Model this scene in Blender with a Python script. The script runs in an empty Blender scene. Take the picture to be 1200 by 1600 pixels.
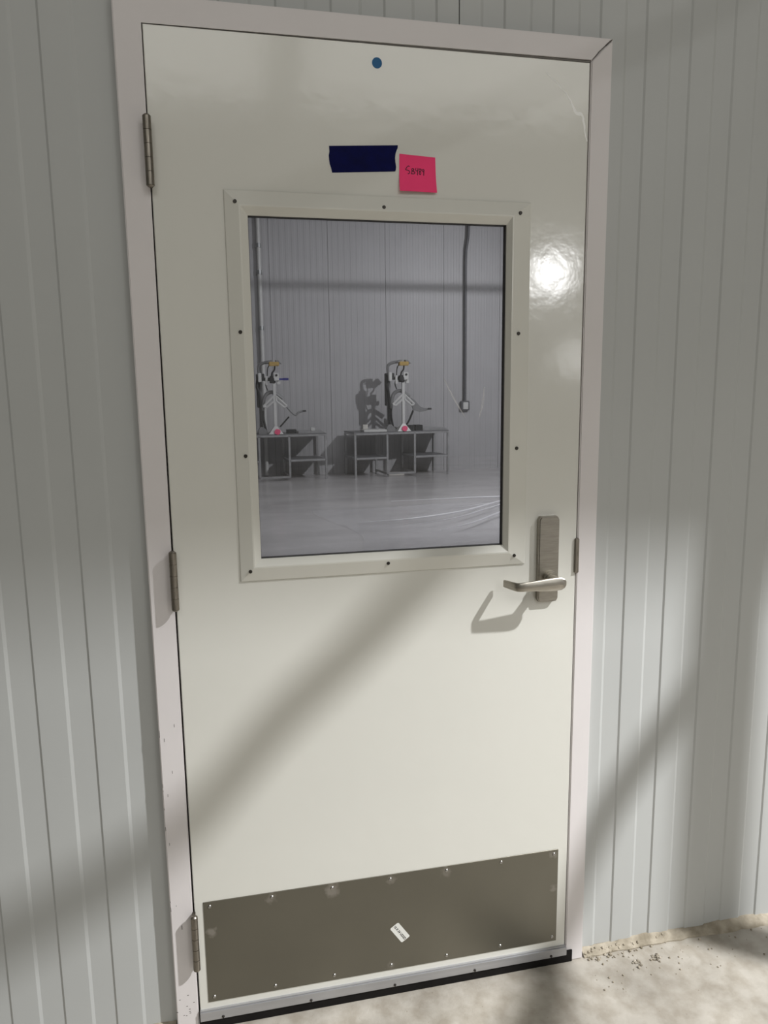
import bpy, bmesh, math, random
from mathutils import Vector, Matrix
random.seed(7)
S = bpy.context.scene
COL = S.collection

# ---------------------------------------------------------------- camera
cam = bpy.data.cameras.new('camera'); camo = bpy.data.objects.new('camera', cam); COL.objects.link(camo)
cam.sensor_fit = 'HORIZONTAL'; cam.sensor_width = 36.0; cam.lens = 34.427; cam.clip_start = 0.02; cam.clip_end = 200
camo.location = (0.11585, -1.55347, 1.44802)
camo.rotation_euler = (math.radians(80.919), math.radians(0.7214), math.radians(-12.218))
S.camera = camo

# ---------------------------------------------------------------- world / lights / exposure
S.view_settings.view_transform = 'Standard'; S.view_settings.look = 'None'
S.view_settings.gamma = 1.0; S.view_settings.use_curve_mapping = False
S.view_settings.exposure = 0.0
w = bpy.data.worlds.new('world'); S.world = w; w.use_nodes = True
w.node_tree.nodes['Background'].inputs[0].default_value = (0.5, 0.52, 0.55, 1)
w.node_tree.nodes['Background'].inputs[1].default_value = 0.15

def lamp(name, kind, loc, energy, color=(1, 1, 1), size=0.2, size_y=None, target=None, spread=None):
    l = bpy.data.lights.new(name, kind); o = bpy.data.objects.new(name, l); COL.objects.link(o)
    o.location = loc; l.energy = energy; l.color = color
    if kind == 'AREA':
        l.size = size
        if size_y: l.shape = 'RECTANGLE'; l.size_y = size_y
        if spread: l.spread = spread
    else: l.shadow_soft_size = size
    if target: o.rotation_euler = (Vector(target) - Vector(loc)).to_track_quat('-Z', 'Y').to_euler()
    return o
KEY = Vector((4.9, -3.0, 5.95))
kl = lamp('high_bay_key', 'SPOT', KEY, 3550, (0.985, 0.99, 1.0), 0.085, target=(2.2, 0, -0.5)); kl.data.spot_size = math.radians(60); kl.data.spot_blend = 1.0
lamp('hall_light_far', 'AREA', (7.2, -13.9, 4.0), 75, (1.0, 1.0, 1.0), 0.42, 0.26, target=(0.8, 0, 1.7))
lamp('hall_light_low', 'AREA', (8.0, -13.9, 2.2), 14, (1.0, 1.0, 1.0), 0.9, 0.6, target=(0.8, 0, 1.5))
lamp('hall_fill_a', 'AREA', (-1.5, -9.0, 6.6), 206, (1.0, 0.99, 0.95), 5.0, 5.0, target=(-1.5, -8.0, 0))
lamp('hall_fill_b', 'AREA', (4.0, -9.0, 6.6), 206, (1.0, 0.99, 0.95), 5.0, 5.0, target=(4.0, -8.0, 0))
bk = lamp('back_room_key', 'SPOT', (6.4, 5.2, 4.7), 1150, (1.0, 0.985, 0.985), 0.065, target=(3.6, 9.6, 0.0)); bk.data.spot_size = math.radians(125); bk.data.spot_blend = 0.9
lamp('back_room_fill', 'AREA', (3.0, 6.0, 5.0), 120, (1.0, 0.985, 0.985), 5.0, 3.0, target=(3.0, 7.0, 0))

# ---------------------------------------------------------------- materials
def mat(name, col, rough=0.5, metal=0.0, var=0.06, scale=6.0, bump=0.0, bscale=40.0, coat=0.0, spec=0.5, stretch=(1, 1, 1), col2=None, det=4.0, coat_rough=0.1):
    m = bpy.data.materials.new(name); m.use_nodes = True
    nt = m.node_tree; b = nt.nodes['Principled BSDF']
    b.inputs['Roughness'].default_value = rough; b.inputs['Metallic'].default_value = metal
    b.inputs['Specular IOR Level'].default_value = spec
    b.inputs['Coat Weight'].default_value = coat; b.inputs['Coat Roughness'].default_value = coat_rough
    tc = nt.nodes.new('ShaderNodeTexCoord'); mp = nt.nodes.new('ShaderNodeMapping')
    mp.inputs['Scale'].default_value = stretch
    nt.links.new(tc.outputs['Object'], mp.inputs[0])
    n = nt.nodes.new('ShaderNodeTexNoise'); n.inputs['Scale'].default_value = scale; n.inputs['Detail'].default_value = det
    nt.links.new(mp.outputs[0], n.inputs['Vector'])
    r = nt.nodes.new('ShaderNodeValToRGB')
    r.color_ramp.elements[0].position = 0.3; r.color_ramp.elements[1].position = 0.7
    c2 = col2 if col2 else tuple(min(1, c * (1 + var)) for c in col)
    c1 = col if col2 else tuple(c * (1 - var) for c in col)
    r.color_ramp.elements[0].color = (*c1, 1); r.color_ramp.elements[1].color = (*c2, 1)
    nt.links.new(n.outputs[0], r.inputs[0]); nt.links.new(r.outputs[0], b.inputs['Base Color'])
    if bump:
        n2 = nt.nodes.new('ShaderNodeTexNoise'); n2.inputs['Scale'].default_value = bscale; n2.inputs['Detail'].default_value = 3
        nt.links.new(mp.outputs[0], n2.inputs['Vector'])
        bp = nt.nodes.new('ShaderNodeBump'); bp.inputs['Strength'].default_value = bump; bp.inputs['Distance'].default_value = 0.002
        nt.links.new(n2.outputs[0], bp.inputs['Height']); nt.links.new(bp.outputs[0], b.inputs['Normal'])
        if coat: nt.links.new(bp.outputs[0], b.inputs['Coat Normal'])
    m['ramp'] = r.name
    return m
M = {}
M['door'] = mat('door_paint', (0.69, 0.683, 0.63), 0.5, var=0.012, scale=3, coat=1.0, coat_rough=0.12, bump=0.16, bscale=22)
M['lite'] = mat('lite_frame_paint', (0.68, 0.672, 0.615), 0.42, var=0.012, scale=4, coat=0.5, coat_rough=0.2)
M['frame'] = mat('door_frame_paint', (0.71, 0.675, 0.67), 0.5, var=0.02, scale=5, bump=0.05, bscale=60)
M['wall'] = mat('wall_panel_paint', (0.475, 0.485, 0.475), 0.42, var=0.02, scale=2.0, spec=0.35, bump=0.05, bscale=30)
M['far_wall'] = mat('far_wall_paint', (0.44, 0.435, 0.44), 0.45, var=0.04, scale=1.5)
M['hall'] = mat('hall_wall_paint', (0.42, 0.42, 0.40), 0.7, var=0.05, scale=1)
M['ceiling'] = mat('ceiling_paint', (0.45, 0.45, 0.44), 0.8, var=0.05, scale=1)
M['steel'] = mat('satin_steel', (0.40, 0.375, 0.33), 0.36, metal=1.0, var=0.10, scale=30, stretch=(1, 1, 12))
M['steel_dk'] = mat('worn_hinge_steel', (0.27, 0.245, 0.21), 0.42, metal=1.0, var=0.25, scale=60, stretch=(3, 3, 0.4))
M['alu'] = mat('anodised_aluminium', (0.42, 0.42, 0.43), 0.4, metal=0.6, var=0.06, scale=20, stretch=(0.2, 1, 4))
M['rubber'] = mat('black_rubber', (0.006, 0.005, 0.005), 0.65, var=0.3, scale=20, spec=0.2)
M['gasket'] = mat('glazing_gasket', (0.035, 0.033, 0.030), 0.6, var=0.2, scale=20)
M['screw'] = mat('dark_screw', (0.05, 0.045, 0.04), 0.45, metal=0.7, var=0.3, scale=200)
M['screw_lt'] = mat('steel_screw', (0.36, 0.35, 0.33), 0.35, metal=1.0, var=0.3, scale=200)
M['tape'] = mat('blue_tape', (0.000, 0.0015, 0.055), 0.7, var=0.25, scale=40, spec=0.15, bump=0.3, bscale=300)
M['dot'] = mat('blue_dot', (0.010, 0.110, 0.27), 0.5, var=0.05, scale=20, spec=0.3)
M['note'] = mat('pink_paper', (0.98, 0.065, 0.21), 0.75, var=0.03, scale=10, spec=0.2)
M['ink'] = mat('black_ink', (0.012, 0.006, 0.012), 0.6, var=0.1, scale=100)
M['white_paper'] = mat('white_label', (0.74, 0.74, 0.70), 0.5, var=0.03, scale=30)
M['scuff'] = mat('dark_scuff', (0.08, 0.07, 0.065), 0.7, var=0.4, scale=50)
M['reflection_white'] = mat('white_reflection', (0.95, 0.95, 0.93), 0.35, var=0.03, scale=50)
M['mortar'] = mat('mortar', (0.21, 0.18, 0.13), 0.95, scale=26, col2=(0.46, 0.41, 0.33), bump=0.8, bscale=90, spec=0.2)
M['crumb'] = mat('mortar_crumb', (0.15, 0.125, 0.09), 0.95, scale=60, col2=(0.55, 0.50, 0.42), bump=1, bscale=200, spec=0.2)
M['bench'] = mat('bench_steel', (0.40, 0.40, 0.40), 0.35, metal=0.4, var=0.15, scale=10)
M['bench_top'] = mat('bench_top_grey', (0.16, 0.16, 0.165), 0.5, var=0.1, scale=5)
M['white_metal'] = mat('white_enamel', (0.62, 0.62, 0.60), 0.4, var=0.05, scale=10)
M['grey_metal'] = mat('grey_enamel', (0.22, 0.22, 0.22), 0.45, var=0.1, scale=10)
M['black'] = mat('black_plastic', (0.015, 0.015, 0.016), 0.5, var=0.2, scale=10)
M['yellow'] = mat('tan_yellow_block', (0.45, 0.30, 0.08), 0.6, var=0.15, scale=20)
M['board'] = mat('pale_board', (0.62, 0.60, 0.55), 0.6, var=0.05, scale=10)
M['pink_far'] = mat('pink_tag', (0.85, 0.10, 0.22), 0.8, var=0.05, scale=10)
M['blue_far'] = mat('blue_tag', (0.02, 0.02, 0.20), 0.7, var=0.05, scale=10)
M['conduit'] = mat('galvanised_conduit', (0.34, 0.35, 0.35), 0.45, metal=0.6, var=0.1, scale=10)
M['conduit_dk'] = mat('dark_conduit', (0.13, 0.13, 0.14), 0.5, metal=0.4, var=0.1, scale=10)

def concrete():
    m = mat('polished_concrete', (0.32, 0.297, 0.26), 0.55, scale=4.5, col2=(0.49, 0.46, 0.41), bump=0.35, bscale=120, spec=0.4, det=9)
    nt = m.node_tree; b = nt.nodes['Principled BSDF']; ramp = nt.nodes[m['ramp']]
    tc = nt.nodes['Texture Coordinate']
    # fine mottling and a few rusty smears
    n = nt.nodes.new('ShaderNodeTexNoise'); n.inputs['Scale'].default_value = 22; n.inputs['Detail'].default_value = 8
    nt.links.new(tc.outputs['Object'], n.inputs['Vector'])
    r = nt.nodes.new('ShaderNodeValToRGB'); r.color_ramp.elements[0].position = 0.35; r.color_ramp.elements[1].position = 0.62
    r.color_ramp.elements[0].color = (0.74, 0.70, 0.64, 1); r.color_ramp.elements[1].color = (1.05, 1.04, 1.02, 1)
    nt.links.new(n.outputs[0], r.inputs[0])
    mx = nt.nodes.new('ShaderNodeMix'); mx.data_type = 'RGBA'; mx.blend_type = 'MULTIPLY'; mx.inputs[0].default_value = 0.8
    nt.links.new(ramp.outputs[0], mx.inputs[6]); nt.links.new(r.outputs[0], mx.inputs[7])
    v = nt.nodes.new('ShaderNodeTexVoronoi'); v.inputs['Scale'].default_value = 38
    nt.links.new(tc.outputs['Object'], v.inputs['Vector'])
    r2 = nt.nodes.new('ShaderNodeValToRGB'); r2.color_ramp.elements[0].position = 0.03; r2.color_ramp.elements[1].position = 0.07
    r2.color_ramp.elements[0].color = (0.55, 0.48, 0.40, 1); r2.color_ramp.elements[1].color = (1, 1, 1, 1)
    nt.links.new(v.outputs['Distance'], r2.inputs[0])
    mx2 = nt.nodes.new('ShaderNodeMix'); mx2.data_type = 'RGBA'; mx2.blend_type = 'MULTIPLY'; mx2.inputs[0].default_value = 0.7
    nt.links.new(mx.outputs[2], mx2.inputs[6]); nt.links.new(r2.outputs[0], mx2.inputs[7])
    nt.links.new(mx2.outputs[2], b.inputs['Base Color'])
    n3 = nt.nodes.new('ShaderNodeTexNoise'); n3.inputs['Scale'].default_value = 1.3; n3.inputs['Detail'].default_value = 5
    nt.links.new(tc.outputs['Object'], n3.inputs['Vector'])
    mr = nt.nodes.new('ShaderNodeMapRange'); mr.inputs[1].default_value = 0.35; mr.inputs[2].default_value = 0.65
    mr.inputs[3].default_value = 0.16; mr.inputs[4].default_value = 0.42
    nt.links.new(n3.outputs[0], mr.inputs[0]); nt.links.new(mr.outputs[0], b.inputs['Roughness'])
    return m
M['floor'] = concrete()
M['floor_back'] = mat('far_floor_concrete', (0.42, 0.41, 0.41), 0.22, scale=0.9, col2=(0.60, 0.585, 0.58), bump=0.05, bscale=4, stretch=(0.5, 1.6, 1), det=8)

def glass():
    m = bpy.data.materials.new('window_glass'); m.use_nodes = True; nt = m.node_tree; nt.nodes.clear()
    o = nt.nodes.new('ShaderNodeOutputMaterial'); t = nt.nodes.new('ShaderNodeBsdfTransparent'); g = nt.nodes.new('ShaderNodeBsdfGlossy')
    t.inputs[0].default_value = (0.80, 0.81, 0.83, 1); g.inputs['Roughness'].default_value = 0.02
    g.inputs[0].default_value = (0.9, 0.9, 0.9, 1)
    f = nt.nodes.new('ShaderNodeFresnel'); f.inputs[0].default_value = 1.5
    mx = nt.nodes.new('ShaderNodeMixShader'); nt.links.new(f.outputs[0], mx.inputs[0]); nt.links.new(t.outputs[0], mx.inputs[1]); nt.links.new(g.outputs[0], mx.inputs[2])
    # faint smudges on the pane
    d = nt.nodes.new('ShaderNodeBsdfDiffuse'); d.inputs[0].default_value = (0.75, 0.75, 0.76, 1)
    tc = nt.nodes.new('ShaderNodeTexCoord'); n = nt.nodes.new('ShaderNodeTexNoise'); n.inputs['Scale'].default_value = 9; n.inputs['Detail'].default_value = 7; n.inputs['Distortion'].default_value = 1.0
    nt.links.new(tc.outputs['Object'], n.inputs['Vector'])
    mr = nt.nodes.new('ShaderNodeMapRange'); mr.inputs[1].default_value = 0.5; mr.inputs[2].default_value = 0.85; mr.inputs[3].default_value = 0.02; mr.inputs[4].default_value = 0.06
    nt.links.new(n.outputs[0], mr.inputs[0])
    m2 = nt.nodes.new('ShaderNodeMixShader'); nt.links.new(mr.outputs[0], m2.inputs[0]); nt.links.new(mx.outputs[0], m2.inputs[1]); nt.links.new(d.outputs[0], m2.inputs[2])
    nt.links.new(m2.outputs[0], o.inputs[0]); return m
M['glass'] = glass()
def film(alpha=0.25, rough=0.12):
    m = bpy.data.materials.new('clear_film'); m.use_nodes = True; nt = m.node_tree; nt.nodes.clear()
    o = nt.nodes.new('ShaderNodeOutputMaterial'); t = nt.nodes.new('ShaderNodeBsdfTransparent'); g = nt.nodes.new('ShaderNodeBsdfPrincipled')
    g.inputs['Base Color'].default_value = (0.8, 0.8, 0.82, 1); g.inputs['Roughness'].default_value = rough; g.inputs['Specular IOR Level'].default_value = 1.0
    n = nt.nodes.new('ShaderNodeTexNoise'); n.inputs['Scale'].default_value = 3
    mr = nt.nodes.new('ShaderNodeMapRange'); mr.inputs[3].default_value = alpha * 0.6; mr.inputs[4].default_value = alpha * 1.4
    nt.links.new(n.outputs[0], mr.inputs[0])
    mx = nt.nodes.new('ShaderNodeMixShader'); nt.links.new(mr.outputs[0], mx.inputs[0]); nt.links.new(t.outputs[0], mx.inputs[1]); nt.links.new(g.outputs[0], mx.inputs[2]); nt.links.new(mx.outputs[0], o.inputs[0])
    return m
M['film'] = film(0.2, 0.2)
M['crease_glint'] = film(0.75, 0.3)
M['smear'] = film(0.28, 0.5)

def kick_mat():
    m = mat('kick_plate_steel', (0.19, 0.18, 0.148), 0.40, metal=0.85, var=0.10, scale=2.5, det=6)
    nt = m.node_tree; b = nt.nodes['Principled BSDF']; ramp = nt.nodes[m['ramp']]; tc = nt.nodes['Texture Coordinate']
    last = None
    for (x, z, rad, amt) in [(0.313, 0.303, 0.022, 0.8), (0.172, 0.307, 0.016, 0.6), (0.034, 0.245, 0.014, 0.9), (0.591, 0.305, 0.016, 0.45), (0.875, 0.215, 0.012, 0.5), (0.455, 0.306, 0.013, 0.5), (0.452, 0.078, 0.012, 0.35), (0.871, 0.309, 0.012, 0.4)]:
        d = nt.nodes.new('ShaderNodeVectorMath'); d.operation = 'DISTANCE'; d.inputs[1].default_value = (x, -0.0035, z)
        nz = nt.nodes.new('ShaderNodeTexNoise'); nz.inputs['Scale'].default_value = 70; nt.links.new(tc.outputs['Object'], nz.inputs['Vector'])
        add = nt.nodes.new('ShaderNodeMath'); add.operation = 'MULTIPLY_ADD'; add.inputs[1].default_value = 0.03; add.inputs[2].default_value = -0.015
        nt.links.new(nz.outputs[0], add.inputs[0])
        nt.links.new(tc.outputs['Object'], d.inputs[0])
        sm = nt.nodes.new('ShaderNodeMath'); sm.operation = 'ADD'; nt.links.new(d.outputs['Value'], sm.inputs[0]); nt.links.new(add.outputs[0], sm.inputs[1])
        mr = nt.nodes.new('ShaderNodeMapRange'); mr.inputs[1].default_value = rad * 0.35; mr.inputs[2].default_value = rad; mr.inputs[3].default_value = amt; mr.inputs[4].default_value = 0
        nt.links.new(sm.outputs[0], mr.inputs[0])
        if last is None: last = mr.outputs[0]
        else:
            mxm = nt.nodes.new('ShaderNodeMath'); mxm.operation = 'MAXIMUM'; nt.links.new(last, mxm.inputs[0]); nt.links.new(mr.outputs[0], mxm.inputs[1]); last = mxm.outputs[0]
    mx = nt.nodes.new('ShaderNodeMix'); mx.data_type = 'RGBA'; nt.links.new(last, mx.inputs[0]); nt.links.new(ramp.outputs[0], mx.inputs[6]); mx.inputs[7].default_value = (0.36, 0.34, 0.31, 1)
    nt.links.new(mx.outputs[2], b.inputs['Base Color'])
    return m
M['kick'] = kick_mat()

# ---------------------------------------------------------------- mesh helpers
def obj(name, bm, m, parent=None, smooth=False):
    bmesh.ops.recalc_face_normals(bm, faces=bm.faces)
    me = bpy.data.meshes.new(name); bm.to_mesh(me); bm.free()
    if m is not None: me.materials.append(M[m] if isinstance(m, str) else m)
    if smooth:
        for p in me.polygons: p.use_smooth = True
        try: me.set_sharp_from_angle(angle=math.radians(40))
        except Exception: pass
    o = bpy.data.objects.new(name, me); COL.objects.link(o)
    if parent: o.parent = parent
    return o
def empty(name, loc=(0, 0, 0), rz=0.0):
    o = bpy.data.objects.new(name, None); COL.objects.link(o); o.location = loc; o.rotation_euler = (0, 0, rz); o.empty_display_size = 0.05
    return o
def tag(o, label=None, cat=None, group=None, kind=None):
    if label: o['label'] = label
    if cat: o['category'] = cat
    if group: o['group'] = group
    if kind: o['kind'] = kind
    return o
def box(bm, x0, x1, y0, y1, z0, z1, bev=0.0, seg=2):
    r = bmesh.ops.create_cube(bm, size=1)
    vs = r['verts']
    for v in vs:
        v.co = Vector((x0 if v.co.x < 0 else x1, y0 if v.co.y < 0 else y1, z0 if v.co.z < 0 else z1))
    if bev:
        es = list({e for v in vs for e in v.link_edges})
        bmesh.ops.bevel(bm, geom=es, offset=bev, segments=seg, affect='EDGES')
    return bm
def nb(): return bmesh.new()
def cyl(bm, p0, p1, r, n=16, r1=None, caps=True):
    p0 = Vector(p0); p1 = Vector(p1); d = p1 - p0
    q = d.to_track_quat('Z', 'Y').to_matrix().to_4x4()
    mtx = Matrix.Translation((p0 + p1) / 2) @ q
    bmesh.ops.create_cone(bm, cap_ends=caps, segments=n, radius1=r, radius2=r if r1 is None else r1, depth=d.length, matrix=mtx)
    return bm
def tube(bm, pts, r, n=10):
    pts = [Vector(p) for p in pts]; rings = []
    up = None
    for i, p in enumerate(pts):
        t = ((pts[min(i + 1, len(pts) - 1)] - pts[max(i - 1, 0)])).normalized()
        if up is None: up = t.orthogonal().normalized()
        else: up = (up - t * up.dot(t)).normalized()
        s = t.cross(up); rr = r[i] if isinstance(r, (list, tuple)) else r
        rings.append([bm.verts.new(p + (up * math.cos(a) + s * math.sin(a)) * rr) for a in [2 * math.pi * k / n for k in range(n)]])
    for a, b in zip(rings, rings[1:]):
        for k in range(n): bm.faces.new((a[k], a[(k + 1) % n], b[(k + 1) % n], b[k]))
    bm.faces.new(rings[0][::-1]); bm.faces.new(rings[-1])
    return bm
def prism_y(bm, poly, y0, y1):
    """extrude an (x,z) polygon from y0 to y1"""
    a = [bm.verts.new((x, y0, z)) for x, z in poly]; b = [bm.verts.new((x, y1, z)) for x, z in poly]
    bm.faces.new(a); bm.faces.new(b[::-1]); n = len(poly)
    for i in range(n): bm.faces.new((a[i], b[i], b[(i + 1) % n], a[(i + 1) % n]))
    return bm
def ring_loft(bm, loops):
    """loops: list of (x0,x1,z0,z1,y); mitred rectangular ring lofted through them"""
    vs = [[bm.verts.new((x, y, z)) for x, z in ((x0, z0), (x1, z0), (x1, z1), (x0, z1))] for x0, x1, z0, z1, y in loops]
    for a, b in zip(vs, vs[1:]):
        for k in range(4): bm.faces.new((a[k], a[(k + 1) % 4], b[(k + 1) % 4], b[k]))
    return bm
def smooth_path(pts, n=6):
    """Catmull-Rom"""
    P = [Vector(p) for p in pts]; P = [2 * P[0] - P[1]] + P + [2 * P[-1] - P[-2]]; out = []
    for i in range(1, len(P) - 2):
        for k in range(n):
            t = k / n; a, b, c, d = P[i - 1], P[i], P[i + 1], P[i + 2]
            out.append(0.5 * ((2 * b) + (c - a) * t + (2 * a - 5 * b + 4 * c - d) * t * t + (3 * b - a - 3 * c + d) * t ** 3))
    out.append(P[-2]); return out

DW, DZ0, DZ1 = 0.908, 0.022, 2.1365        # door leaf
WY = 0.025                                 # face of the ribbed wall
# ================================================================= SETTING
f = nb(); box(f, -9, 11, -16, 0.09, -0.2, 0.0); fl = obj('floor', f, 'floor'); tag(fl, kind='structure')
f = nb(); box(f, -9, 11, 0.09, 13, -0.2, 0.0); fl = obj('floor_back', f, 'floor_back'); tag(fl, kind='structure')

# ---- ribbed insulated panels round the door: each sheet is its own part
PITCH = 0.109
def profile(x0, x1, ph, depth=0.0028, y=WY, pitch=PITCH):
    """(x,y) polyline of the ribs; bevel facing +x at ph+k*pitch, bevel facing -x half a pitch on"""
    pts = [(x0, None)]
    k0 = int(math.floor((x0 - ph) / pitch)) - 1
    ev = []
    for k in range(k0, k0 + int((x1 - x0) / pitch) + 4):
        ev.append((ph + k * pitch, 'out'))     # raised flat to the left ends here -> steps back
        ev.append((ph + k * pitch + 0.0495, 'in'))
    ev.sort(); state = None; out = []
    for x, kind in ev:
        hw = 0.0034 if kind == 'out' else 0.0022
        ya, yb = (y - depth, y) if kind == 'out' else (y, y - depth)
        out.append((x - hw, ya)); out.append((x + hw, yb))
    res = []
    def yat(xx):
        for (xa, ya), (xb, yb) in zip(out, out[1:]):
            if xa <= xx <= xb: return ya + (yb - ya) * (xx - xa) / (xb - xa + 1e-9)
        return y
    if y == WY and abs(x0 + 0.4918) < 0.01 and x1 < 0.1: out = [p for p in out if p[0] < -0.10]; x1y = out[-1][1]; out.append((x1 + .01, x1y))
    res.append((x0, yat(x0))); res += [(x, yy) for x, yy in out if x0 < x < x1]; res.append((x1, yat(x1)))
    return res
def sheet(bm, prof, z0, z1, yb):
    lo = [bm.verts.new((x, y, z0)) for x, y in prof]; hi = [bm.verts.new((x, y, z1)) for x, y in prof]
    for i in range(len(prof) - 1): bm.faces.new((lo[i], lo[i + 1], hi[i + 1], hi[i]))
    x0, x1 = prof[0][0], prof[-1][0]
    bl = [bm.verts.new((x0, yb, z0)), bm.verts.new((x1, yb, z0)), bm.verts.new((x1, yb, z1)), bm.verts.new((x0, yb, z1))]
    bm.faces.new(bl[::-1]); bm.faces.new((lo[0], hi[0], bl[3], bl[0])); bm.faces.new((lo[-1], bl[1], bl[2], hi[-1]))
    bm.faces.new(lo + [bl[1], bl[0]]); bm.faces.new(hi[::-1] + [bl[3], bl[2]])
wf = empty('wall_front', (0, WY, 0)); tag(wf, kind='structure')
def panel(x0, x1, ph, cut=None, top=7.0):
    b = nb(); g = 0.0012
    x0 += g; x1 -= g
    z0 = 0.012
    if cut:
        a, c = cut
        if x0 < a: sheet(b, profile(x0, a, ph), z0, top, 0.145)
        if c < x1: sheet(b, profile(c, x1, ph), z0, 2.17, 0.145)
        sheet(b, profile(max(x0, a) if x0 < a else x0, min(x1, c) if c > x1 - .01 else x1, ph), 2.17, top, 0.145)
    else: sheet(b, profile(x0, x1, ph), z0, top, 0.145)
    o = obj('wall_panel', b, 'wall', wf); o.location = (0, -WY, 0); return o
LP, RP = -0.1265, 1.0015
x = 0.625
panel(-0.493, 0.625, LP, cut=(-0.045, 0.625))
panel(0.625, 1.745, RP, cut=(0.625, 0.952))
for i in range(5):
    panel(-0.493 - 1.12 * (i + 1), -0.493 - 1.12 * i, LP)
for i in range(7):
    panel(1.745 + 1.12 * i, 1.745 + 1.12 * (i + 1), RP)
b = nb(); 
for xx in [0.625] + [-0.493 - 1.12 * i for i in range(5)] + [1.745 + 1.12 * i for i in range(7)]:
    box(b, xx - 0.004, xx + 0.004, WY + 0.006, 0.14, 0.01 if not (0 < xx < 0.9) else 2.2, 7.0)
o = obj('joint_sealant', b, 'white_metal', wf); o.location = (0, -WY, 0)

# ---- mortar curb under the panels
def curb(name, x0, x1):
    b = nb(); n = int((x1 - x0) / 0.02); rows = []
    for i in range(n + 1):
        xx = x0 + (x1 - x0) * i / n
        j = random.uniform(-0.003, 0.003)
        prof = [(-0.004 + j + 0.004 * math.sin(xx * 7), -0.002), (-0.001 + j, 0.0035 + random.uniform(-.0008, .001)), (0.012, 0.010 + random.uniform(-.002, .002)), (WY + 0.004, 0.017 + 0.004 * math.sin(xx * 23) + random.uniform(-.002, .002)), (WY + 0.05, 0.017)]
        rows.append([b.verts.new((xx, y, z)) for y, z in prof])
    for r0, r1 in zip(rows, rows[1:]):
        for k in range(4): b.faces.new((r0[k], r0[k + 1], r1[k + 1], r1[k]))
    o = obj(name, b, 'mortar'); tag(o, kind='structure'); return o
curb('baseboard_right', 0.964, 4.5)
curb('baseboard_left', -4.0, -0.056)

# ---- steel door frame (mitred at the top corners)
fr = empty('trim_1', (0, 0, 0)); tag(fr, kind='structure')
def jamb(pts_face, y0=0.0, y1=0.15, name='jamb', stop=None):
    b = nb(); prism_y(b, pts_face, y0, y1)
    es = [e for e in b.edges if abs(e.verts[0].co.y - y0) < 1e-6 and abs(e.verts[1].co.y - y0) < 1e-6]
    bmesh.ops.bevel(b, geom=es, offset=0.0022, segments=3, affect='EDGES')
    if stop: box(b, *stop)
    return obj(name, b, 'frame', fr, smooth=True)
OL, OR_, OT = -0.0525, 0.9590, 2.187
IL, IR, IT = -0.0038, 0.9112, 2.1400
g = 0.0004
jamb([(OL, 0.0), (IL, 0.0), (IL, IT), (IR, IT + g), (OR_, OT + g), (OL, OT + g)], name='jamb_and_head', stop=(IL - 0.004, 0.012, 0.048, 0.15, 0.0, IT))
jamb([(IR, 0.0), (OR_, 0.0), (OR_, OT - g), (IR, IT - g)], stop=(DW - 0.012, IR + 0.004, 0.048, 0.15, 0.0, IT))
b = nb(); box(b, 0.012, IR, 0.048, 0.15, 2.125, IT + 0.004); obj('head_stop', b, 'frame', fr)
b = nb(); tube(b, [(IR + 0.001, 0.0002, IT + 0.001), (IR + 0.016, 0.0000, IT + 0.019), (IR + 0.03, 0.0002, IT + 0.032), (OR_ - 0.002, 0.0002, OT - 0.002)], [0.0004, 0.0009, 0.0008, 0.0011], 6); obj('mitre_gap', b, 'scuff', fr)
# strike guard on the latch jamb
b = nb(); box(b, 0.9035, 0.9135, -0.006, 0.004, 1.029, 1.111, 0.0012); obj('strike_guard', b, 'steel_dk', fr, smooth=True)
# scuffs on the hinge jamb
b = nb()
for k in range(26):
    xx = random.uniform(-0.045, -0.010); zz = random.choice([random.uniform(0.30, 0.75), random.uniform(0.02, 0.1)])
    if random.random() < 0.4: xx = -0.0505
    h = random.uniform(0.001, 0.006) if zz > 0.2 else 0.0006; wd = 0.0006 if zz > 0.2 else 0.0025
    box(b, xx - wd / 1.5, xx + wd / 1.5, -0.0003, 0.0005, zz - h, zz + h)
box(b, -0.03, -0.0285, -0.0003, 0.0005, 0.262, 0.272)
o = obj('scuff_mark', b, 'scuff', fr); tag(o, kind='stuff')

# ================================================================= DOOR
door = empty('door_1', (0, 0, 0)); tag(door, kind='structure')
b = nb()
GX0, GX1, GZ0, GZ1 = 0.1798, 0.7254, 1.1050, 1.8030
bv = 0.0015
ring_loft(b, [(GX0 - .024, GX1 + .024, GZ0 - .024, GZ1 + .024, 0.0), (bv, DW - bv, DZ0 + bv, DZ1 - bv, 0.0), (0, DW, DZ0, DZ1, bv), (0, DW, DZ0, DZ1, 0.044), (GX0 - .024, GX1 + .024, GZ0 - .024, GZ1 + .024, 0.044), (GX0 - .024, GX1 + .024, GZ0 - .024, GZ1 + .024, 0.0)])
obj('door_leaf', b, 'door', door)
# pale curve modelled for a reflection near the top latch corner
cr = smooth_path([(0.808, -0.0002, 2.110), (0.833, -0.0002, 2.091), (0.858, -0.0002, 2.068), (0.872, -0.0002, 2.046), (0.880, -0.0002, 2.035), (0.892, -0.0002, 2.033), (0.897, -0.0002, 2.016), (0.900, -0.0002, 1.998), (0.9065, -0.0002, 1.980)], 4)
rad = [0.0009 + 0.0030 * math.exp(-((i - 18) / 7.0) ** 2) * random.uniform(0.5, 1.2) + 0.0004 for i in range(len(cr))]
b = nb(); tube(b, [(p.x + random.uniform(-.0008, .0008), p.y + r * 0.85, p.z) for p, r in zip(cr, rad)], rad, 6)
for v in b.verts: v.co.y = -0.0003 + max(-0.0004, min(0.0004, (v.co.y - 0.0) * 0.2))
obj('reflection_mark', b, 'reflection_white', door)

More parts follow.
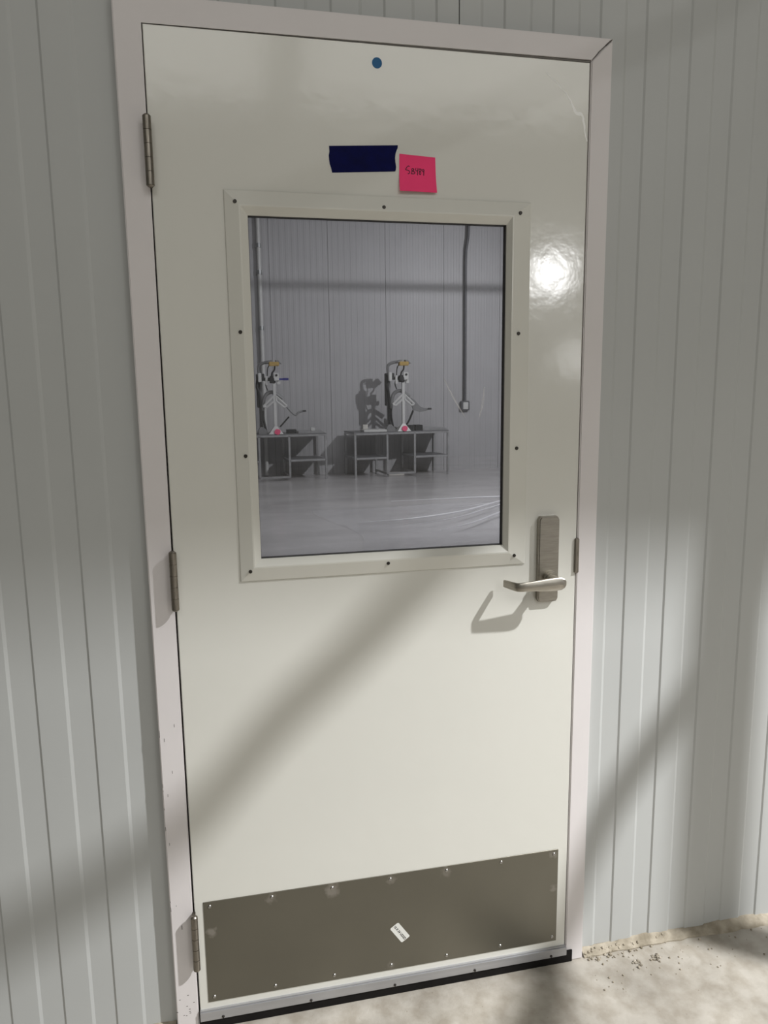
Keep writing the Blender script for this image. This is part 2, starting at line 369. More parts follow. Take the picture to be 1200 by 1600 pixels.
# vision lite frame
OX0, OX1, OZ0, OZ1 = 0.1350, 0.7785, 1.0583, 1.8490
RX0, RX1, RZ0, RZ1 = 0.1640, 0.7360, 1.0890, 1.8190
b = nb()
ring_loft(b, [(OX0, OX1, OZ0, OZ1, 0.0005), (OX0, OX1, OZ0, OZ1, -0.0025), (OX0 + .001, OX1 - .001, OZ0 + .001, OZ1 - .001, -0.0035),
              (RX0 - .0015, RX1 + .0015, RZ0 - .0015, RZ1 + .0015, -0.0118), (RX0 + .0015, RX1 - .0015, RZ0 + .0015, RZ1 - .0015, -0.0118),
              (GX0, GX1, GZ0, GZ1, 0.0), (GX0, GX1, GZ0, GZ1, 0.006)])
vf = obj('window_frame', b, 'lite', door)
b = nb(); ring_loft(b, [(GX0 - .0002, GX1 + .0002, GZ0 - .0002, GZ1 + .0002, 0.004), (GX0 + .0006, GX1 - .0008, GZ0 + .0008, GZ1 - .0006, 0.0045), (GX0 + .0006, GX1 - .0008, GZ0 + .0008, GZ1 - .0006, 0.018), (GX0 - .01, GX1 + .01, GZ0 - .01, GZ1 + .01, 0.018)])
obj('glazing_gasket', b, 'gasket', vf)
b = nb(); ring_loft(b, [(GX0 - .022, GX1 + .022, GZ0 - .022, GZ1 + .022, 0.040), (GX0 - .022, GX1 + .022, GZ0 - .022, GZ1 + .022, 0.052), (OX0, OX1, OZ0, OZ1, 0.048), (OX0, OX1, OZ0, OZ1, 0.0435)]); obj('rear_window_frame', b, 'lite', door)
for sx, sz in [(0.156, 1.826), (0.455, 1.826), (0.752, 1.826), (0.156, 1.576), (0.752, 1.576), (0.156, 1.326), (0.752, 1.326), (0.156, 1.081), (0.455, 1.081), (0.750, 1.081)]:
    b = nb(); cyl(b, (sx, -0.0060, sz), (sx, -0.0115, sz), 0.0046, 12, 0.0036); box(b, sx - .0020, sx + .0020, -0.0117, -0.0113, sz - .0004, sz + .0004)
    s = obj('screw', b, 'screw', vf)
b = nb(); box(b, GX0 - .006, GX1 + .006, 0.0165, 0.017, GZ0 - .006, GZ1 + .006); obj('window_pane', b, 'glass', door)

# smears on the pane
for pts_, w_ in (([(0.590, 1.482), (0.612, 1.440), (0.640, 1.395)], 0.0022), ([(0.672, 1.395), (0.680, 1.425), (0.684, 1.462)], 0.0028)):
    b = nb(); sp = smooth_path([(x_, 0.0163, z_) for x_, z_ in pts_], 5); tube(b, sp, [w_ * (0.25 + 0.75 * math.sin(math.pi * (i + .5) / len(sp))) for i in range(len(sp))], 6)
    for v in b.verts: v.co.y = 0.0163 + (v.co.y - 0.0163) * 0.1
    obj('smear_mark', b, 'smear', door)

# hinges
def hinge(zt, zb):
    root = None
    h = (zt - zb); cx, cy, r = -0.0005, -0.0175, 0.0078
    b = nb()
    cuts = [0, .145, .37, .40, .60, .63, .86, 1.0]
    cuts = [0, .2, .4, .6, .8, 1.0]
    for a, c in zip(cuts, cuts[1:]):
        cyl(b, (cx, cy, zt - a * h - 0.0005), (cx, cy, zt - c * h + 0.0005), r, 20)
    cyl(b, (cx, cy, zb - .001), (cx, cy, zt + .001), r - 0.0012, 16)
    o = obj('hinge', b, 'steel_dk', door, smooth=True)
    b = nb(); cyl(b, (cx, cy, zt), (cx, cy, zt + 0.0028), r * .95, 20, r * .6); cyl(b, (cx, cy, zb - 0.0028), (cx, cy, zb), r * .6, 20, r * .95); obj('hinge_pin', b, 'steel_dk', o, smooth=True)
    b = nb(); box(b, cx - .0032, cx - .0004, cy, 0.03, zb, zt); box(b, cx + .0004, cx + .0028, cy, 0.03, zb, zt); obj('hinge_leaf', b, 'steel_dk', o)
hinge(1.970, 1.846); hinge(1.133, 1.011); hinge(0.301, 0.169)

# lever lock
lk = nb()
prism_y(lk, [(0.8085, 0.974), (0.8125, 0.967), (0.8545, 0.967), (0.8585, 0.974), (0.8585, 1.160), (0.8535, 1.168), (0.8135, 1.168), (0.8085, 1.160)], -0.0145, 0.0)
es = [e for e in lk.edges if all(abs(v.co.y + 0.0145) < 1e-6 for v in e.verts)]
bmesh.ops.bevel(lk, geom=es, offset=0.0025, segments=3, affect='EDGES')
plate = obj('lock_plate', lk, 'steel', door, smooth=True)
b = nb(); cyl(b, (0.836, -0.014, 1.026), (0.836, -0.026, 1.026), 0.0165, 32, 0.0160); cyl(b, (0.836, -0.025, 1.026), (0.836, -0.034, 1.026), 0.0135, 32); cyl(b, (0.836, -0.033, 1.025), (0.836, -0.056, 1.024), 0.0105, 24); obj('lever_hub', b, 'steel', plate, smooth=True)
b = nb()
path = [((0.8535, -0.0600), 0.0050, .0045), ((0.8505, -0.0605), 0.0105, .005), ((0.843, -0.0610), 0.0140, .005), ((0.828, -0.0615), 0.0148, .005), ((0.805, -0.0620), 0.0135, .0046), ((0.780, -0.0625), 0.0115, .0043), ((0.757, -0.0628), 0.0102, .004), ((0.746, -0.0618), 0.0098, .004), ((0.740, -0.0585), 0.0095, .0038), ((0.736, -0.0520), 0.0092, .0036), ((0.730, -0.036), 0.0088, .0035), ((0.724, -0.018), 0.0082, .0033)]
rings = []
for i, ((px, py), hz, th) in enumerate(path):
    a = path[max(i - 1, 0)][0]; c = path[min(i + 1, len(path) - 1)][0]
    t = Vector((c[0] - a[0], c[1] - a[1], 0)).normalized(); nrm = Vector((t.y, -t.x, 0))
    zc = 1.0225 - 0.0035 * min(1, i / 8)
    rings.append([b.verts.new(Vector((px, py, zc)) + nrm * th * sx + Vector((0, 0, hz * sz))) for sx, sz in ((-1, -.8), (-1, .8), (-.6, 1), (.6, 1), (1, .8), (1, -.8), (.6, -1), (-.6, -1))])
for a, c in zip(rings, rings[1:]):
    for k in range(8): b.faces.new((a[k], a[(k + 1) % 8], c[(k + 1) % 8], c[k]))
b.faces.new(rings[0]); b.faces.new(rings[-1][::-1])
obj('lever', b, 'steel', plate, smooth=True)

# kick plate
b = nb(); box(b, 0.0195, 0.8835, -0.0016, 0.0003, 0.0665, 0.3215, 0.0005, 1); kp = obj('kick_plate', b, 'kick', door)
for row, zz in ((0, 0.309), (1, 0.079)):
    for i in range(7):
        xx = 0.0335 + i * 0.1397
        b = nb(); cyl(b, (0, 0, 0), (0, -0.0018, 0), 0.0046, 14, 0.0032); cyl(b, (0, -0.0010, 0), (0, -0.0021, 0), 0.0014, 6)
        s = obj('screw', b, 'screw_lt', kp, smooth=True); s.location = (xx, -0.0014, zz)

# door sweep: aluminium bar, rubber strip
b = nb(); box(b, -0.0005, 0.9110, -0.0075, 0.0005, 0.0235, 0.0465, 0.0008); box(b, -0.0005, 0.9100, -0.0050, 0.0005, 0.0470, 0.0495); sw = obj('door_sweep', b, 'alu', door)
for i in range(5):
    xx = 0.051 + i * 0.2043
    b = nb(); cyl(b, (xx, -0.0072, 0.029), (xx, -0.0098, 0.029), 0.0036, 12, 0.0026); obj('screw', b, 'screw', sw)
b = nb(); box(b, -0.0005, 0.928, -0.0040, -0.0010, 0.0008, 0.0330); box(b, -0.0005, IR - .0005, -0.0010, 0.004, 0.0008, 0.022); obj('rubber_strip', b, 'rubber', sw)

# ================================================================= THINGS ON THE DOOR
b = nb()
def jag(x0, x1, z0, z1, n=10):
    out = []
    return out
poly = [(0.3500, 1.8905), (0.3560, 1.8900)]
left = [(0.3510, 1.8905), (0.3490, 1.9000), (0.3465, 1.9070), (0.3455, 1.9150), (0.3450, 1.9230), (0.3465, 1.9300), (0.3460, 1.9408)]
right = [(0.4875, 1.9496), (0.4870, 1.9440), (0.4845, 1.9390), (0.4825, 1.9330), (0.4815, 1.9250), (0.4820, 1.9170), (0.4835, 1.9080), (0.4830, 1.9030), (0.4815, 1.8990)]
prism_y(b, left + right, -0.0006, -0.0001)
tag(obj('painter_tape', b, 'tape'), 'torn strip of dark blue masking tape above the door window, left of the pink note', 'tape')
b = nb(); cyl(b, (0.4463, -0.0001, 2.1015), (0.4463, -0.0006, 2.1015), 0.0102, 40)
tag(obj('dot_sticker', b, 'dot'), 'small round bright blue dot sticker near the top edge of the door', 'sticker')
# sticky note, lower edge curling off the door
b = nb(); NX, NZ = 8, 10
c00, c10, c11, c01 = Vector((0.4890, 0, 1.8600)), Vector((0.5690, 0, 1.8600)), Vector((0.5665, 0, 1.9300)), Vector((0.4905, 0, 1.9335))
def note_pt(u, v, off=0.0):
    p = (c00 * (1 - u) + c10 * u) * (1 - v) + (c01 * (1 - u) + c11 * u) * v
    p.y = -0.0006 - 0.0085 * max(0, (0.55 - v) / 0.55) ** 1.6 * (1 - 0.35 * u) - off
    return p
gr = [[b.verts.new(note_pt(i / NX, j / NZ)) for i in range(NX + 1)] for j in range(NZ + 1)]
gb = [[b.verts.new(note_pt(i / NX, j / NZ) + Vector((0, 0.0003, 0))) for i in range(NX + 1)] for j in range(NZ + 1)]
for j in range(NZ):
    for i in range(NX):
        b.faces.new((gr[j][i], gr[j][i + 1], gr[j + 1][i + 1], gr[j + 1][i])); b.faces.new((gb[j][i], gb[j + 1][i], gb[j + 1][i + 1], gb[j][i + 1]))
note = obj('sticky_note', b, 'note', smooth=True)
tag(note, 'hot pink square sticky note with handwriting SB489, beside the blue tape', 'note')
# handwriting: strokes in note space (u 0..1, v 0..1)
strokes = [
    [(0.28, .655), (.255, .67), (.225, .655), (.19, .60), (.17, .575), (.20, .56), (.26, .545), (.285, .515), (.27, .475), (.235, .46)],
    [(.345, .60), (.345, .55), (.34, .475)], [(.335, .595), (.375, .61), (.40, .585), (.375, .555), (.35, .545), (.40, .53), (.43, .50), (.40, .47), (.345, .465), (.32, .475)],
    [(.455, .63), (.45, .57), (.475, .555), (.51, .57)], [(.51, .635), (.505, .56), (.495, .44)],
    [(.58, .615), (.545, .61), (.54, .575), (.565, .54), (.59, .505), (.575, .465), (.545, .48), (.55, .52), (.585, .56), (.60, .60), (.575, .617)],
    [(.665, .61), (.63, .60), (.625, .565), (.65, .55), (.675, .57), (.675, .61), (.672, .55), (.665, .44)],
]
b = nb()
for st in strokes:
    pts = smooth_path([(u, v, 0) for u, v in st], 3)
    tube(b, [note_pt(p.x, p.y + 0.03, 0.0001) for p in pts], 0.0008, 5)
obj('handwriting', b, 'ink', note)

# size label on the kick plate
lb = empty('label_sticker', (0.4748, -0.0017, 0.1638)); tag(lb, 'small white printed size label stuck askew on the steel kick plate', 'sticker')
lb.rotation_euler = (0, math.radians(55.5), 0)
b = nb(); box(b, -0.0255, 0.0255, -0.0003, 0.0, -0.0125, 0.0125); 
es = [e for e in b.edges if abs(e.verts[0].co.y - e.verts[1].co.y) > 1e-5]; bmesh.ops.bevel(b, geom=es, offset=0.0016, segments=3, affect='EDGES')
obj('label_paper', b, 'white_paper', lb)
cu = bpy.data.curves.new('label_text', 'FONT'); cu.body = '10 X 34 US32D'; cu.size = 0.0086; cu.align_x = 'CENTER'; cu.align_y = 'CENTER'; cu.offset = 0.00025; cu.extrude = 0.00004
to = bpy.data.objects.new('tmp_text', cu); COL.objects.link(to)
dg = bpy.context.evaluated_depsgraph_get(); me = bpy.data.meshes.new_from_object(to.evaluated_get(dg)); bpy.data.objects.remove(to)
me.materials.clear(); me.materials.append(M['ink']); me.name = 'printed_text'
tx = bpy.data.objects.new('printed_text', me); COL.objects.link(tx); tx.parent = lb; tx.rotation_euler = (math.radians(90), 0, 0); tx.location = (0, -0.0004, -0.0005); tx.scale = (0.86, 1, 1)

# mortar crumbs on the floor
def clump(name, x, y, r, n, m='crumb'):
    b = nb()
    for i in range(n):
        a = random.uniform(0, 6.28); d = r * random.random() ** 0.7; s = random.uniform(0.15, 0.4) * r
        ret = bmesh.ops.create_icosphere(b, subdivisions=1, radius=s, matrix=Matrix.Translation((x + d * math.cos(a), y + d * math.sin(a) * 1.2, s * 0.45)))
        for v in ret['verts']: v.co += Vector((random.uniform(-1, 1), random.uniform(-1, 1), random.uniform(-1, .5))) * s * 0.35; v.co.z = max(v.co.z, 0.0)
    return obj(name, b, m)
tag(clump('mortar_crumb', 1.146, -0.043, 0.013, 18), 'crumbly grey mortar clump on the floor, the right one of two near the wall', 'debris', 'mortar clumps on the floor')
tag(clump('mortar_crumb', 1.087, -0.050, 0.012, 14), 'darker mortar clump on the floor, the left one nearer the door frame', 'debris', 'mortar clumps on the floor')
b = nb()
for i in range(130):
    if i < 70: x = 0.965 + random.expovariate(16); y = random.uniform(-0.02, 0.016)
    else: x = random.uniform(0.95, 1.5); y = random.uniform(-0.12, 0.0) 
    s = random.uniform(0.0008, 0.003) * (1 if i > 70 else 1.4); z = s * 0.5 if y < 0 else 0.004 + y * 0.5
    ret = bmesh.ops.create_icosphere(b, subdivisions=1, radius=s, matrix=Matrix.Translation((x, y, z)))
    for v in ret['verts']: v.co += Vector((random.uniform(-1, 1), random.uniform(-1, 1), 0)) * s * 0.3
tag(obj('mortar_debris', b, 'mortar'), 'pale mortar crumbs scattered along the wall foot right of the door', 'debris', kind='stuff')

# ================================================================= ROOM BEYOND THE WINDOW
BY = 12.0
wb = empty('wall_back', (0, BY, 0)); tag(wb, kind='structure')
def far_panel(x0, x1, ph):
    b = nb(); prof = profile(x0 + .003, x1 - .003, ph, depth=0.003, y=0.0)
    sheet(b, prof, 0.0, 5.6, 0.12); return obj('wall_panel', b, 'far_wall', wb)
xs = [-3.35, -2.25, -1.15, -0.05, 1.01, 2.055, 3.105, 4.21, 5.31, 6.41, 7.51, 8.61, 9.5]
for a, c in zip(xs, xs[1:]): far_panel(a, c, a + 0.03)
b = nb(); box(b, -3.4, 9.5, 0.02, 0.11, 0, 5.6); obj('joint_sealant', b, 'conduit_dk', wb)
def plain(name, *a, m='hall'):
    b = nb(); box(b, *a); return tag(obj(name, b, m), kind='structure')
plain('wall_back_left', -3.5, -3.35, 0.15, 12.15, 0, 5.6, m='far_wall')
plain('wall_back_right', 9.5, 9.65, 0.15, 12.15, 0, 5.6, m='far_wall')
plain('ceiling_back', -3.5, 9.65, 0.15, 12.15, 5.6, 5.75, m='ceiling')
cb = nb(); cyl(cb, (-3.35, 8.0, 4.16), (9.5, 8.0, 4.16), 0.024, 12)
for k in range(6): cyl(cb, (-2 + 2 * k, 8.0, 4.16), (-2 + 2 * k, 8.0, 5.6), 0.006, 8)
tag(obj('shadow_rod', cb, 'conduit'), kind='structure')  # unseen rod, added to cast the band of shade on the far wall

# conduits
cl = nb(); cyl(cl, (0.835, 11.935, 2.0), (0.835, 11.935, 5.6), 0.035, 12)
cl2 = obj('conduit_pipe', cl, 'white_metal', smooth=True); tag(cl2, 'pale conduit pipe running up the far wall at left, with a coupling', 'pipe')
for zz in (3.55, 4.0, 2.6):
    b = nb(); cyl(b, (0.835, 11.935, zz), (0.835, 11.935, zz + 0.07), 0.044, 12); box(b, 0.78, 0.89, 11.95, 11.992, zz + .01, zz + .05); obj('coupling', b, 'conduit', cl2)
b = nb(); tube(b, [(0.835, 11.935, 2.0), (0.835, 11.935, 0.02)], 0.035, 12); obj('lower_pipe', b, 'white_metal', cl2, smooth=True)
b = nb(); tube(b, smooth_path([(4.66, 11.93, 5.6), (4.66, 11.93, 4.45), (4.64, 11.93, 4.2), (4.615, 11.95, 3.9), (4.615, 11.95, 2.5), (4.615, 11.95, 1.30)], 4), 0.026, 10)
c2 = obj('conduit_pipe', b, 'conduit_dk', smooth=True); tag(c2, 'dark thin conduit dropping down the far wall to a socket box', 'pipe')
ob = empty('socket_box', (4.615, 11.985, 1.22)); tag(ob, 'grey metal socket box on the far wall at the foot of the dark conduit', 'socket box')
b = nb(); box(b, -0.085, 0.085, -0.07, 0.0, -0.09, 0.09, 0.01); obj('box_body', b, 'conduit_dk', ob)
b = nb(); box(b, -0.045, 0.055, -0.078, -0.068, -0.065, 0.065, 0.004); obj('cover_plate', b, 'white_metal', ob)

# benches
def bench(loc, rz, label):
    t = empty('work_bench', loc, rz); tag(t, label, 'bench', 'steel work benches in the far room')
    X = [0.0, 0.585, 1.10, 1.74]; D = 0.70; H = 0.77; r = 0.017
    def part(name, bars, m='bench'):
        b = nb()
        for (p, q) in bars:
            d = Vector(q) - Vector(p)
            lo = [min(p[k], q[k]) - (r if abs(d[k]) < 1e-6 else 0) for k in range(3)]; hi = [max(p[k], q[k]) + (r if abs(d[k]) < 1e-6 else 0) for k in range(3)]
            box(b, lo[0], hi[0], lo[1], hi[1], max(lo[2], 0), hi[2])
        return obj(name, b, m, t)
    for xx in (X[0], X[3]):
        for yy in (0, D): part('leg', [((xx, yy, 0), (xx, yy, H))])
    for xx in (X[1], X[2]):
        part('upright', [((xx, 0, 0.06), (xx, 0, H))]); part('upright', [((xx, D, 0.0), (xx, D, H))])
    part('top_rail', [((X[0], 0, H), (X[3], 0, H)), ((X[0], D, H), (X[3], D, H)), ((X[0], 0, H), (X[0], D, H)), ((X[3], 0, H), (X[3], D, H))])
    part('bottom_rail', [((X[1], 0, 0.06), (X[2], 0, 0.06)), ((X[1], 0, .06), (X[1], D, .06)), ((X[2], 0, .06), (X[2], D, .06))])
    for a, c in ((0, 1), (2, 3)):
        s = part('shelf_rail', [((X[a], 0, 0.34), (X[c], 0, 0.34)), ((X[a], D, 0.34), (X[c], D, 0.34)), ((X[a], 0, .34), (X[a], D, .34)), ((X[c], 0, .34), (X[c], D, .34))])
        b = nb(); box(b, X[a] + .02, X[c] - .02, 0.05, D - .02, 0.345, 0.357); obj('shelf_board', b, 'bench_top', s)
    b = nb(); box(b, -0.02, 1.76, -0.0, D + 0.02, H + 0.017, H + 0.032, 0.003); obj('bench_top', b, 'bench_top', t)
    return t
T2 = (2.335, 11.12, 0); A2 = math.radians(5); T1 = (0.095, 11.10, 0)
bench(T2, A2, 'grey steel work bench with two shelf bays, the whole one right of centre')
bench(T1, math.radians(4), 'grey steel work bench cut off by the left edge of the door window')

def machine(loc, rz, label, wing_tray=True):
    t = empty('bench_machine', loc, rz); tag(t, label, 'machine', 'pole machines on the far benches')
    b = nb()   # triangular foot
    a = [b.verts.new((-0.125, -0.06, 0)), b.verts.new((0.125, -0.06, 0)), b.verts.new((0.125, 0.10, 0)), b.verts.new((-0.125, 0.10, 0))]
    c = [b.verts.new((-0.022, -0.022, 0.14)), b.verts.new((0.022, -0.022, 0.14)), b.verts.new((0.022, 0.022, 0.14)), b.verts.new((-0.022, 0.022, 0.14))]
    b.faces.new(a[::-1]); b.faces.new(c)
    for k in range(4): b.faces.new((a[k], a[(k + 1) % 4], c[(k + 1) % 4], c[k]))
    obj('foot', b, 'white_metal', t)
    b = nb(); box(b, -0.024, 0.024, -0.024, 0.024, 0.12, 0.95); obj('column', b, 'white_metal', t)
    b = nb(); box(b, -0.25, -0.20, 0.12, 0.17, 0.0, 1.0); box(b, -0.29, -0.13, 0.05, 0.20, 0.0, 0.05); prism_y(b, [(-0.29, .05), (-.13, .05), (-.2, .12), (-.25, .12)], 0.07, 0.18); obj('rear_column', b, 'grey_metal', t)
    b = nb(); box(b, -0.285, -0.225, 0.10, 0.20, 0.45, 1.02, 0.01); obj('rear_housing', b, 'black', t)
    b = nb(); tube(b, smooth_path([(-0.26, 0.1, 0.98), (-0.285, 0.08, 0.8), (-0.24, 0.09, 0.66), (-0.23, 0.1, 0.3), (-0.22, 0.1, 0.05)], 5), 0.022, 8)
    tube(b, smooth_path([(-0.10, 0.02, 0.95), (-0.14, 0.03, 0.84), (-0.11, 0.03, 0.74)], 5), 0.010, 8)
    tube(b, smooth_path([(-0.17, 0.1, 0.62), (-0.19, 0.12, 0.3), (-0.15, 0.12, 0.05)], 5), 0.020, 8); obj('cable', b, 'black', t, smooth=True)
    # carriage
    b = nb(); box(b, -0.07, 0.02, -0.05, 0.06, 0.86, 0.98, 0.008); box(b, -0.23, -0.16, 0.0, 0.12, 0.90, 1.02, 0.008); box(b, -0.16, -0.06, 0.02, 0.06, 0.90, 0.955); cyl(b, (-0.045, -.06, .92), (-.045, -.09, .92), 0.04, 16); obj('clamp_block', b, 'black', t)
    for d in [(-0.02, 0.075, -0.09, -0.05, 0.90, 1.03), (0.04, 0.10, -0.05, 0.0, 0.84, 0.90), (-0.27, -0.215, -0.04, 0.02, 0.88, 1.03), (-0.15, -0.11, -0.03, 0.0, 0.83, 0.98)]:
        b = nb(); box(b, *d, 0.007); obj('clamp_jaw', b, 'white_metal', t)
    for d in [(-0.045, 0.92), (0.03, 0.99)]:
        b = nb(); cyl(b, (d[0], -0.088, d[1]), (d[0], -0.10, d[1]), 0.020, 14); obj('knob', b, 'black', t, smooth=True)
    # head
    b = nb(); box(b, -0.085, 0.085, -0.08, 0.02, 1.145, 1.215, 0.008); hd = obj('head_block', b, 'yellow', t)
    b = nb(); prism_y(b, [(-0.13, 1.20), (-.06, 1.245), (-.02, 1.245), (-.04, 1.205)], -0.06, 0.04); prism_y(b, [(0.13, 1.18), (.07, 1.245), (.03, 1.245), (.04, 1.205)], -0.06, 0.04); obj('head_cap', b, 'grey_metal', hd)
    b = nb(); tube(b, smooth_path([(0.02, 0, 1.15), (0.01, 0.0, 1.08), (-0.03, 0.0, 1.03), (-0.04, 0, 0.97)], 5), 0.014, 8); tube(b, smooth_path([(-0.07, 0.03, 1.16), (-0.10, 0.03, 1.1), (-0.11, 0.03, 0.98)], 4), 0.009, 8); obj('hose', b, 'black', t, smooth=True)
    b = nb(); tube(b, smooth_path([(-0.04, 0.05, 1.22), (-0.16, 0.09, 1.20), (-0.24, 0.12, 1.14), (-0.225, 0.14, 0.95)], 6), 0.026, 8); obj('arch_pipe', b, 'grey_metal', t, smooth=True)
    # wings: open triangular brackets
    for s in (-1, 1):
        b = nb(); P = [(0.02 * s, -0.02, 0.645), (0.20 * s, -0.02, 0.475), (0.15 * s, -0.02, 0.455), (0.02 * s, -0.02, 0.56)]
        for p, q in zip(P, P[1:] + P[:1]): tube(b, [p, q], 0.018, 6)
        obj('wing_bracket', b, 'white_metal', t)
    b = nb(); tube(b, smooth_path([(0.14, 0.05, 0.60), (0.0, 0.05, 0.70), (-0.09, 0.08, 0.70), (-0.16, 0.1, 0.62), (-0.2, 0.1, 0.4)], 5), 0.032, 8); obj('hood', b, 'grey_metal', t, smooth=True)
    b = nb(); prism_y(b, [(0.16, 0.58), (0.23, 0.54), (0.32, 0.43), (0.40, 0.40), (0.50, 0.395), (0.50, 0.375), (0.43, 0.345), (0.33, 0.33), (0.20, 0.37), (0.16, 0.48)], 0.02, 0.05) if wing_tray else tube(b, smooth_path([(0.19, 0, 0.48), (0.28, 0, 0.37), (0.35, 0, 0.32), (0.40, 0, 0.36), (0.48, 0, 0.385)], 5), 0.018, 8)
    obj('tray_arm', b, 'grey_metal', t)
    b = nb(); cyl(b, (0.47, -.01, 0.385), (0.53, -.01, 0.385), 0.015, 8); obj('arm_tip', b, 'black', t)
    b = nb()
    if wing_tray: tube(b, [(0.20, 0.04, 0.36), (0.13, 0.05, 0.19), (0.07, 0.05, 0.10)], 0.017, 6); box(b, 0.05, 0.22, 0.02, 0.16, 0.0, 0.10, 0.01)
    else: tube(b, [(0.08, 0.04, 0.12), (0.24, 0.04, 0.29)], 0.014, 6); box(b, 0.2, 0.36, 0.04, 0.16, 0, 0.07)
    obj('pedal_box', b, 'black', t)
    return t
HT = 0.802
m2 = machine((3.235, 11.25, HT), A2, 'white pole machine with yellow head and dark tray, on the right bench')
m1 = machine((0.975, 11.22, HT), 0.06, 'white pole machine at the left edge of the door window, blue tag beside its clamp', wing_tray=False)
def tagdisc(x, y, z, label):
    b = nb(); poly = [(x + 0.052 * math.cos(a) * (1 + .12 * (k % 2)), z + 0.048 * math.sin(a) * (1 + .1 * (k % 2))) for k, a in enumerate([2 * math.pi * i / 9 for i in range(9)])]
    prism_y(b, poly, y, y + 0.003); tag(obj('tag_sticker', b, 'pink_far'), label, 'tag', 'pink tags on the machine feet')
tagdisc(3.245, 11.175, HT + 0.048, 'small pink tag on the foot of the machine on the right bench')
tagdisc(1.00, 11.145, HT + 0.040, 'small pink tag on the foot of the machine at the left edge')
b = nb(); box(b, 1.12, 1.215, 11.15, 11.156, HT + 0.905, HT + 0.945); box(b, 1.04, 1.12, 11.15, 11.156, HT + .91, HT + .94)
tag(obj('tape_flag', b, 'blue_far'), 'dark blue tape flag sticking out from the left machine clamp', 'tape')

# clutter on the benches
def slab(name, x0, x1, y0, y1, z0, z1, m, label, cat, group=None):
    b = nb(); box(b, x0, x1, y0, y1, z0, z1, 0.004); return tag(obj(name, b, m), label, cat, group)
slab('white_board', 2.50, 2.91, 11.15, 11.55, HT, HT + 0.04, 'white_metal', 'flat white board lying at the left end of the right bench', 'board')
slab('small_box', 2.53, 2.62, 11.4, 11.5, HT + 0.041, HT + 0.12, 'board', 'small cream box on the flat white board', 'box')
slab('black_case', 3.47, 3.60, 11.28, 11.5, HT, HT + 0.10, 'black', 'black case on the right bench beside the machine foot', 'case')
slab('grey_board', 3.62, 4.08, 11.35, 11.78, HT + 0.0, HT + 0.035, 'bench', 'pale grey board at the right end of the right bench', 'board')
slab('grey_board', 1.36, 1.80, 11.22, 11.75, HT, HT + 0.035, 'bench', 'pale grey board at the right end of the left bench', 'board')
slab('white_tin', 1.60, 1.67, 11.4, 11.47, HT + 0.036, HT + 0.09, 'white_metal', 'small white tin on the grey board of the left bench', 'tin')
slab('carton', 3.0, 3.28, 11.4, 11.6, 0.0, 0.04, 'board', 'pale flat carton on the floor under the right bench', 'carton')

# crumpled film on the far floor
b = nb(); NX, NY = 60, 44; rows = []
for j in range(NY + 1):
    r = []
    for i in range(NX + 1):
        u, v = i / NX, j / NY
        xx = 1.3 + 3.9 * u + 0.15 * math.sin(5 * v + 3 * u); yy = 5.0 + 2.6 * v + 0.7 * u * u
        zz = 0.006 + 0.075 * (0.5 + 0.5 * math.sin(v * 27 + 2.2 * math.sin(u * 3.1))) ** 5 * (0.25 + 0.75 * math.sin(u * 5 + v * 3) ** 2) * (0.25 + u)
        r.append(b.verts.new((xx, yy, zz)))
    rows.append(r)
for j in range(NY):
    for i in range(NX): b.faces.new((rows[j][i], rows[j][i + 1], rows[j + 1][i + 1], rows[j + 1][i]))
psh = obj('plastic_sheet', b, 'film', smooth=True)
tag(psh, 'rumpled clear plastic sheet on the floor of the far room at right', 'sheet')

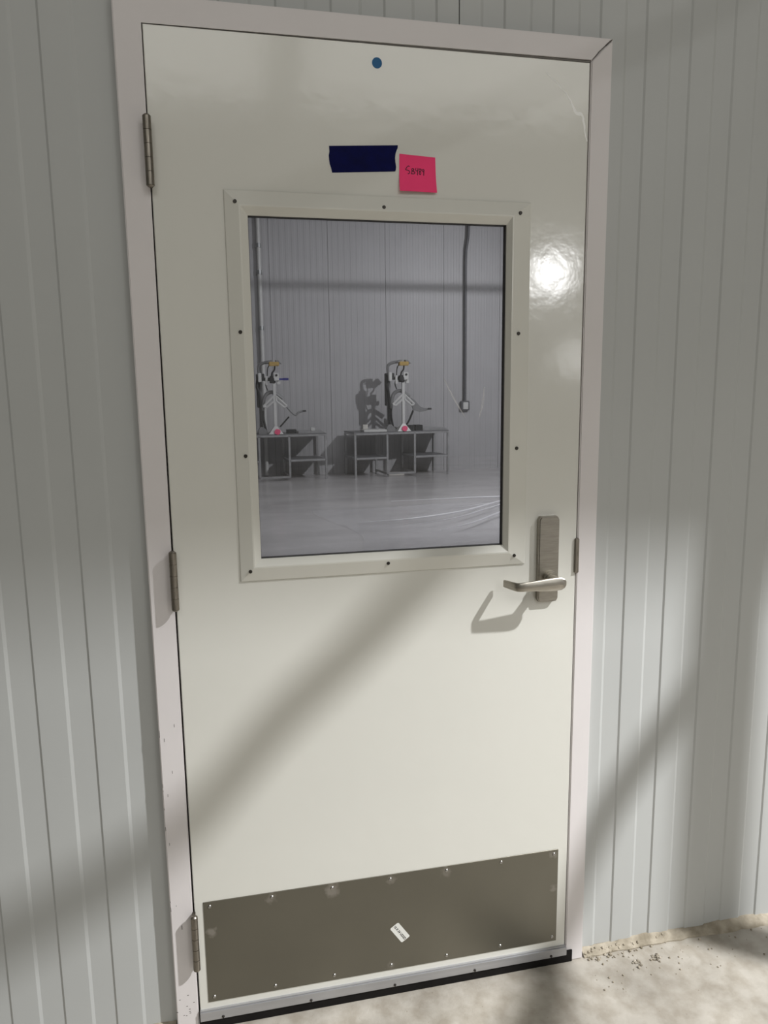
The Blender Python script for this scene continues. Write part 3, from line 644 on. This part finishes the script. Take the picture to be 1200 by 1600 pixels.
for pts_, r_ in (([(1.5, 6.26), (2.1, 6.33), (2.81, 6.66), (3.62, 7.37), (4.3, 7.9)], 0.016), ([(2.25, 5.58), (2.71, 5.91), (3.29, 6.52), (3.9, 7.0)], 0.016), ([(2.2, 7.72), (3.17, 7.75), (3.73, 7.70), (4.4, 7.7)], 0.014), ([(1.9, 5.9), (2.6, 6.25), (3.2, 6.8), (3.9, 7.5)], 0.009), ([(2.9, 7.0), (3.4, 7.2), (4.1, 7.62)], 0.008)):
    b = nb(); sp = smooth_path([(x_, y_, 0.07) for x_, y_ in pts_], 5)
    tube(b, sp, [r_ * (0.15 + 0.85 * math.sin(math.pi * min(1, (i + .5) / len(sp) * 0.8)) ** 2) for i in range(len(sp))], 6)
    obj('crease_glint', b, 'crease_glint', psh, smooth=True)  # white tubes model the bright highlight streaks along the folds

# ================================================================= HALL BEHIND THE CAMERA (out of view: bounces and blocks light)
plain('wall_rear', -7.0, 10.0, -15.1, -15.0, 0, 7.0)
plain('wall_left', -7.1, -7.0, -15.1, 0.0, 0, 7.0)
plain('wall_right', 9.6, 9.7, -15.1, 0.0, 0, 7.0)
plain('ceiling', -7.1, 9.7, -15.1, 0.15, 7.0, 7.1, m='ceiling')
# unseen ledge, added so its front edge ends the bright part of the wall
plain('shade_ledge', -5.0, 9.0, -1.5, 0.02, 3.5, 3.62, m='ceiling')
# added unseen tubes between lamp and wall, shaped to throw slanting and upright shadows
def toward(p, s): return Vector(p) + (KEY - Vector(p)) * s
def blocker(name, pts, width, s):
    b = nb(); P = [toward(p, s) for p in pts]; tube(b, P, width * 0.5 * (1 - s), 12); tag(obj(name, b, 'conduit'), kind='structure')
blocker('shadow_tube_1', [(1.0, 0, 1.46), (0.565, 0, 1.057), (0.386, 0, 0.892), (0.196, 0, 0.731), (0.006, 0, 0.512), (-0.103, .025, 0.435), (-0.209, .025, 0.374), (-0.386, .025, 0.296), (-1.6, .025, -0.25)], 0.105, 0.36)
blocker('shadow_tube_2', [(1.345, .025, 2.0), (1.345, .025, 1.0), (1.34, .025, 0.4), (1.34, 0.025, -1.4)], 0.15, 0.30)
blocker('shadow_tube_3', [(1.36, .025, 0.80), (1.218, .025, 0.64), (1.116, .025, 0.513), (1.03, .025, 0.401), (0.965, .02, 0.27), (0.90, 0, 0.08), (0.84, -0.05, 0), (0.72, -0.22, 0)], 0.10, 0.33)
